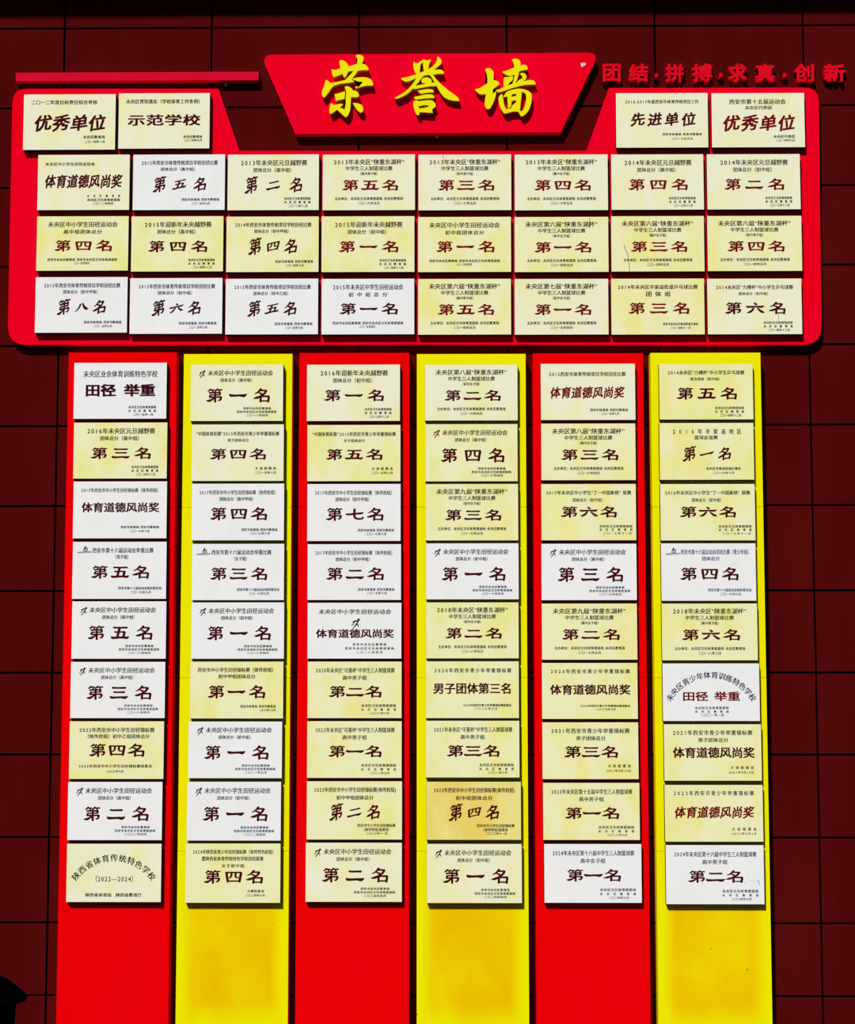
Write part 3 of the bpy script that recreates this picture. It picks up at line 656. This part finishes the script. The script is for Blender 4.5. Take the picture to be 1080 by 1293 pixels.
def F9(p):
    f_league(p, '二', '2024年未央区第十六届中学生三人制篮球赛', '高中男子组', '二〇二四年七月', 'ink_navy')
    I = p.layer('blue_marks', 'blue_mark')
    for a, b, w in ((0.83, 0.46, 2), (0.92, 0.47, 1.5), (0.94, 0.60, 4), (0.80, 0.63, 2.5), (0.945, 0.64, 4), (0.85, 0.60, 2)):
        I.stroke([(-w*0.8, -w, w*0.4), (0, 0, w*0.6), (w*0.4, w*1.4, w*0.4)], 0.001, 0.001, p.X(a), p.Z(b))
    
CUP13, CUP6, CUP7, CUP8, CUP9, CUP18 = '2013年未央区“陕重东湖杯”', '未央区第六届“陕重东湖杯”', '未央区第七届“陕重东湖杯”', '未央区第八届“陕重东湖杯”', '未央区第九届“陕重东湖杯”', '2018年未央区“陕重东湖杯”'
SCH15 = '2015年西安市体育传统项目学校田径比赛'
KX = '年未央区“可喜杯”中学生三人制篮球赛'
LIFT = '年西安市青少年举重锦标赛'
# rect in photo pixels, face, builder, what it reads (None = rank plaque: its place is read from the second item)
TOP = [
 ((29.5, 119, 146, 189.3), 'cream', T1, 'model unit award'), ((149.6, 117.6, 265, 187.8), 'cream', T2, 'demonstration school award'),
 ((778, 117.4, 894.5, 186.6), 'cream', T3, 'advanced unit award'), ((898.8, 117.4, 1016.5, 186.2), 'cream', T4, 'excellent unit award')]
R1 = [
 ((47.5, 195.3, 163.8, 265.4), 'cream', R11, 'sports ethics award'),
 ((167.8, 195, 284.3, 265.4), 'white', lambda p: f_school(p, '五', SCH15, '高中组', '二〇一五年七月', 'ink_navy', 'K', 0.22, 0.80), '五'),
 ((287.4, 195, 403, 265.6), 'cream', lambda p: f_cross(p, '二', '2013年未央区元旦越野赛', '高中组', '二〇一二年十二月', 'K'), '二'),
 ((407.5, 195, 524.4, 265.6), 'cream', lambda p: f_cup(p, '五', CUP13, '高中男子组', '二〇一三年五月', am=BRT), '五'),
 ((528.4, 195, 646, 265.7), 'cream', lambda p: f_cup(p, '三', CUP13, '初中男子组', '二〇一三年五月', am=BRT), '三'),
 ((650, 195, 768, 265.7), 'cream', lambda p: f_cup(p, '四', CUP13, '高中女子组', '二〇一三年五月', am=BRT), '四'),
 ((772, 194.8, 889, 265), 'cream', lambda p: f_cross(p, '四', '2014年未央区元旦越野赛', '高中组', '二〇一三年十二月', am=BRT), '四'),
 ((893, 194.5, 1011, 264.6), 'cream', lambda p: f_cross(p, '二', '2014年未央区元旦越野赛', '初中组', '二〇一三年十二月', am=BRT), '二')]
R2 = [
 ((46.2, 273, 162.3, 342), 'straw', lambda p: f_town(p, '四', '未央区中小学生田径运动会', '高中组团体总分'), '四'),
 ((165.7, 273, 282.2, 343), 'straw', lambda p: f_cross(p, '四', '2015年迎新年未央越野赛', '高中组', '二〇一四年十二月'), '四'),
 ((285.8, 273.3, 402.7, 343.7), 'straw', lambda p: f_school(p, '四', '2014年西安市体育传统项目学校田径比赛', '初中甲组', '二〇一四年七月', 'ink_black', 'K', 0.24, 0.77, 0.27), '四'),
 ((406, 273, 523.7, 343.7), 'straw', lambda p: f_cross(p, '一', '2015年迎新年未央越野赛', '初中组', '二〇一四年十二月', am=BRT), '一'),
 ((528, 273.8, 645.7, 343.7), 'straw', lambda p: f_town(p, '一', '未央区中小学生田径运动会', '初中组团体总分'), '一'),
 ((650, 273.8, 768.7, 343.7), 'straw', lambda p: f_cup(p, '一', CUP6, '初中女子组', '二〇一四年五月', am=BRT), '一'),
 ((772, 272.8, 889.7, 343), 'straw', lambda p: f_cup(p, '三', CUP6, '高中女子组', '二〇一四年五月', am=BRT), '三'),
 ((893.5, 272.5, 1013, 342.4), 'straw', lambda p: f_cup(p, '四', CUP6, '初中男子组', '二〇一四年五月', am=BRT), '四')]
R3 = [
 ((44.4, 349.8, 161, 420.3), 'white', lambda p: f_school(p, '八', SCH15, '初中甲组', '二〇一五年七月', 'ink_navy', am='ink_plum'), '八'),
 ((163.8, 351, 281, 421.7), 'white', lambda p: f_school(p, '六', SCH15, '初中组', '二〇一五年七月', 'ink_navy', am='ink_plum'), '六'),
 ((284.7, 351.8, 402, 422.4), 'white', lambda p: f_school(p, '五', SCH15, '初中乙组', '二〇一五年七月', 'ink_navy', am='ink_plum'), '五'),
 ((406, 351.9, 523.5, 422.4), 'white', lambda p: f_town(p, '一', '2015年未央区中学生田径运动会', '初中组总分', 'ink_navy'), '一'),
 ((528, 352, 645.7, 422.7), 'straw', lambda p: f_cup(p, '五', CUP6, '高中男子组', '二〇一四年五月', am=BRT), '五'),
 ((650, 352, 768.7, 422.7), 'cream', lambda p: f_cup(p, '一', CUP7, '初中女子组', '二〇一五年四月', am=BRT, kai=True), '一'),
 ((772, 351.7, 890, 422.6), 'straw', R37, '三'),
 ((893.5, 351.7, 1013, 422.2), 'cream', lambda p: f_pingpong(p, '六', '团体总分（初中组）'), '六')]
CA = [
 ((93.2, 458, 210.6, 529), 'white', A1, 'athletics and weightlifting title'),
 ((92.8, 533.5, 211.2, 604.5), 'straw', lambda p: f_cross(p, '三', '2016年未央区元旦越野赛', '高中组', '二〇一五年十二月'), '三'),
 ((92.3, 607.8, 210.8, 680), 'white', A3, 'sports ethics award'),
 ((91.4, 684, 210.3, 756.4), 'white', lambda p: f_games(p, '五', '西安市第十六届运动会举重比赛', '（男子组）'), '五'),
 ((90.6, 759.2, 209.9, 832), 'white', lambda p: f_track(p, '五', '高中组'), '五'),
 ((89, 835.6, 208.6, 907), 'white', lambda p: f_track(p, '三', '高中组', 'ink_grey'), '三'),
 ((87.4, 910.7, 207, 983.8), 'straw', A7, '四'),
 ((85.4, 987.2, 205, 1061), 'white', lambda p: f_track(p, '二', '高中组', 'ink_navy', 'ink_navy', '二〇二二年四月'), '二'),
 ((84, 1065.3, 203.8, 1139.2), 'cream', A9, 'arched 2022 to 2024 sports school title')]
CB = [
 ((240.6, 460.3, 357.8, 531.8), 'cream', lambda p: f_track(p, '一', '高中组', 'ink_black', BRT), '一'),
 ((241.8, 535.8, 358.6, 607.5), 'cream', lambda p: f_lottery(p, '四', '男子团体总分'), '四'),
 ((242, 610.6, 359, 682.5), 'white', lambda p: f_2017(p, '四', '高中甲组'), '四'),
 ((242.3, 686.6, 359, 758), 'white', lambda p: f_games(p, '三', '西安市第十六届运动会举重比赛', '（女子组）'), '三'),
 ((241.4, 760.6, 359, 832), 'white', lambda p: f_track(p, '一', '初中组'), '一'),
 ((240, 835.3, 358, 907.4), 'straw', B6, '一'),
 ((237.8, 911, 356.4, 982.8), 'white', lambda p: f_track(p, '一', '初中组', 'ink_navy', 'ink_black', '二〇二一年五月'), '一'),
 ((236, 987, 355, 1061.6), 'white', lambda p: f_track(p, '一', '初中组', 'ink_grey', 'ink_black', '二〇二二年四月', 'ink_navy'), '一'),
 ((234, 1065, 354.4, 1140.2), 'straw', B9, '四')]
CC = [
 ((387.5, 460.3, 505.4, 531.8), 'cream', lambda p: f_cross(p, '一', '2016年迎新年未央越野赛', '初中组', '二〇一五年十二月'), '一'),
 ((388, 536.4, 506, 607.8), 'straw', lambda p: f_lottery(p, '五', '女子团体总分'), '五'),
 ((388, 611, 506.2, 683.3), 'white', lambda p: f_2017(p, '七', '初中甲组'), '七'),
 ((388.3, 687, 506.7, 757.8), 'white', lambda p: f_2017(p, '二', '初中甲组'), '二'),
 ((388.3, 761, 507.2, 831.8), 'white', C5, 'sports ethics award'),
 ((388.3, 835.3, 507.5, 907), 'straw', lambda p: f_league(p, '二', '2020'+KX, '高中男子组', '二〇二〇年十月'), '二'),
 ((387.8, 910.5, 507.6, 982.5), 'straw', lambda p: f_league(p, '一', '2022'+KX, '高中男子组', '二〇二二年七月'), '一'),
 ((387.3, 986.4, 508, 1060.3), 'straw', lambda p: f_2023(p, '二', '初中甲组团体总分'), '二'),
 ((386, 1064, 507.8, 1139), 'cream', lambda p: f_track(p, '二', '高中组', date='二〇二四年四月'), '二')]
CD_ = [
 ((536.7, 460.5, 654, 531.2), 'cream', lambda p: f_cup(p, '二', CUP8, '初中女子组', '二〇一六年四月', kai=True), '二'),
 ((537, 535.4, 654, 608), 'straw', lambda p: f_track(p, '四', '高中组', 'ink_black', BRT, '二〇一六年四月'), '四'),
 ((537.5, 611, 654.7, 682.6), 'straw', lambda p: f_cup(p, '三', CUP9, '初中女子组', '二〇一七年五月', kai=True, am='ink_plum'), '三'),
 ((538, 686, 655.3, 757), 'white', lambda p: f_track(p, '一', '初中组', 'ink_navy', 'ink_black', '二〇一七年四月'), '一'),
 ((538, 760.6, 655.3, 831.5), 'straw', lambda p: f_cup(p, '二', CUP18, '初中女子组', '二〇一八年五月', kai=True), '二'),
 ((537.6, 835, 655.6, 907), 'straw', D6, 'men’s team third place'),
 ((537.6, 910, 656.3, 982), 'straw', lambda p: f_league(p, '三', '2021'+KX, '高中男子组', '二〇二一年十月'), '三'),
 ((538.4, 987, 658.3, 1060.6), 'gold', lambda p: f_2023(p, '四', '初中组团体总分'), '四'),
 ((539, 1065.5, 659.4, 1140.5), 'cream', lambda p: f_track(p, '一', '初中组', date='二〇二四年四月'), '一')]
CE = [
 ((683, 459.2, 802.6, 530.5), 'cream', E1, 'sports ethics award'),
 ((683.5, 534.7, 803, 606.5), 'straw', lambda p: f_cup(p, '三', CUP8, '高中女子组', '二〇一六年四月', kai=True), '三'),
 ((683.6, 611, 803.6, 682.4), 'straw', lambda p: f_chess(p, '2017年未央区中小学生“丁一中国象棋” 联赛'), '六'),
 ((683.8, 686.4, 804.3, 758), 'white', lambda p: f_track(p, '三', '高中组', 'ink_navy', 'ink_black', '二〇一七年四月', h=0.25), '三'),
 ((684.3, 762, 805, 833.2), 'straw', lambda p: f_cup(p, '二', CUP9, '高中女子组', '二〇一七年五月', kai=True), '二'),
 ((684.4, 837, 805.6, 908), 'straw', E6, 'sports ethics award'),
 ((685, 912, 806.6, 984), 'straw', lambda p: f_lift(p, '2021'+LIFT, '男子团体总分', '三'), '三'),
 ((685.9, 988.4, 808.2, 1060.8), 'straw', lambda p: f_league(p, '一', '2023年未央区第十五届中学生三人制篮球赛', '高中男子组', '二〇二三年七月'), '一'),
 ((687.4, 1065.6, 810.6, 1140.2), 'white', lambda p: f_league(p, '一', '2024年未央区第十六届中学生三人制篮球赛', '高中女子组', '二〇二四年七月', 'ink_navy'), '一')]
CF = [
 ((832.6, 459.5, 951.4, 529.9), 'straw', lambda p: f_pingpong(p, '五', '混合团体（初中组）'), '五'),
 ((833, 534, 952.4, 606), 'straw', F2, '一'),
 ((834, 611, 954, 682.6), 'straw', lambda p: f_chess(p, '2016年未央区中小学生“丁一中国象棋” 联赛'), '六'),
 ((835, 686, 955, 758.8), 'white', lambda p: f_games(p, '四', '西安市第十六届运动会田径比赛（青少年组）', '团体总分', 'ink_blue', 0.95), '四'),
 ((835.8, 762, 957, 834), 'straw', lambda p: f_cup(p, '六', CUP18, '高中男子组', '二〇一八年三月', kai=True), '六'),
 ((837, 837.6, 959.6, 910.6), 'white', F6, 'arched youth training school title'),
 ((838.7, 914.4, 962, 986), 'straw', lambda p: f_lift(p, '2021'+LIFT, '男子团体总分', MORAL), 'sports ethics award'),
 ((839.6, 991, 964, 1063), 'straw', F8, 'sports ethics award'),
 ((841, 1067, 965.3, 1142), 'white', F9, '二')]

ORD = ['first', 'second', 'third', 'fourth', 'fifth', 'sixth', 'seventh', 'eighth', 'ninth']
COLN = {'cream': 'cream', 'straw': 'pale yellow', 'gold': 'speckled deep yellow', 'white': 'white'}
def what(face, w):
    return f'{COLN[face]} {ENG[w]}-place plaque' if w in ENG else f'{COLN[face]} {w} plaque'
CRACKS = [(R2, 6, 0.0011, [(788, 309), (790, 315), (793, 322), (794, 330), (795, 342)]), (R1, 4, 0.0009, [(560, 196), (560, 200), (561, 204)]), (R2, 5, 0.0012, [(745, 275), (745, 281), (744.5, 288)]), (R3, 7, 0.0007, [(983, 396), (983, 402), (983.5, 409)])]
def make(row, depth, pos, group):
    for i, (rect, face, fn, w) in enumerate(row):
        p = Plaque(rect, depth, face, what(face, w)+', '+pos(i), group)
        fn(p)
        for a, b, w_, pts in CRACKS:
            if row is a and i == b: p.layer('crack', 'crack').stroke([(p.X((x-rect[0])/(rect[2]-rect[0])), -p.Z((y-rect[1])/(rect[3]-rect[1])), w_) for x, y in pts])
        p.finish()
make(TOP, BD, lambda i: ['at the outer left of the left wing', 'right-hand one of the left wing', 'left-hand one of the right wing', 'at the outer right of the right wing'][i], 'plaques on the wings of the top board')
for row, nm in ((R1, 'upper'), (R2, 'middle'), (R3, 'bottom')):
    make(row, BD, lambda i, nm=nm: ('leftmost' if i == 0 else 'rightmost' if i == 7 else f'{ORD[i]} from the left')+f' in the {nm} row of eight', f'plaques in the {nm} row of eight')
for c, row in enumerate((CA, CB, CC, CD_, CE, CF)):
    make(row, CD, lambda i, c=c: ('topmost' if i == 0 else 'lowest' if i == 8 else f'{ORD[i]} from the top')+f' on the {where[c]}', f'plaques on the {where[c]}')

# ------------------------------------------------------------------ black litter bin at the lower left corner of the view
bx, bz = at(-42, 1236, 0.45)
bm = bmesh.new()
def lathe(bm, prof, seg=40):
    rings = [[bm.verts.new((r*math.cos(2*math.pi*k/seg), r*math.sin(2*math.pi*k/seg), z)) for k in range(seg)] for r, z in prof]
    for a, b in zip(rings, rings[1:]):
        for k in range(seg): bm.faces.new((a[k], a[(k+1) % seg], b[(k+1) % seg], b[k]))
    bm.faces.new(rings[0][::-1]); bm.faces.new(rings[-1])
tz = bz
lathe(bm, [(0.165, 0.0), (0.17, 0.01), (0.195, tz-0.12), (0.20, tz-0.075)])
bino = empty('litter_bin', (bx, -0.45, 0)); tag(bino, 'black litter bin with a sloping lid at the bottom left corner, beside the dark wall', 'bin')
link('bin_body', bm_mesh(bm, 'bin_body', True), 'bin', bino)
bm = bmesh.new(); lathe(bm, [(0.20, tz-0.085), (0.238, tz-0.085), (0.240, tz-0.073), (0.215, tz-0.052), (0.165, tz-0.010), (0.150, tz-0.002), (0.05, tz)])
link('bin_lid', bm_mesh(bm, 'bin_lid', True), 'bin', bino)
bpy.data.objects.remove(_fo)
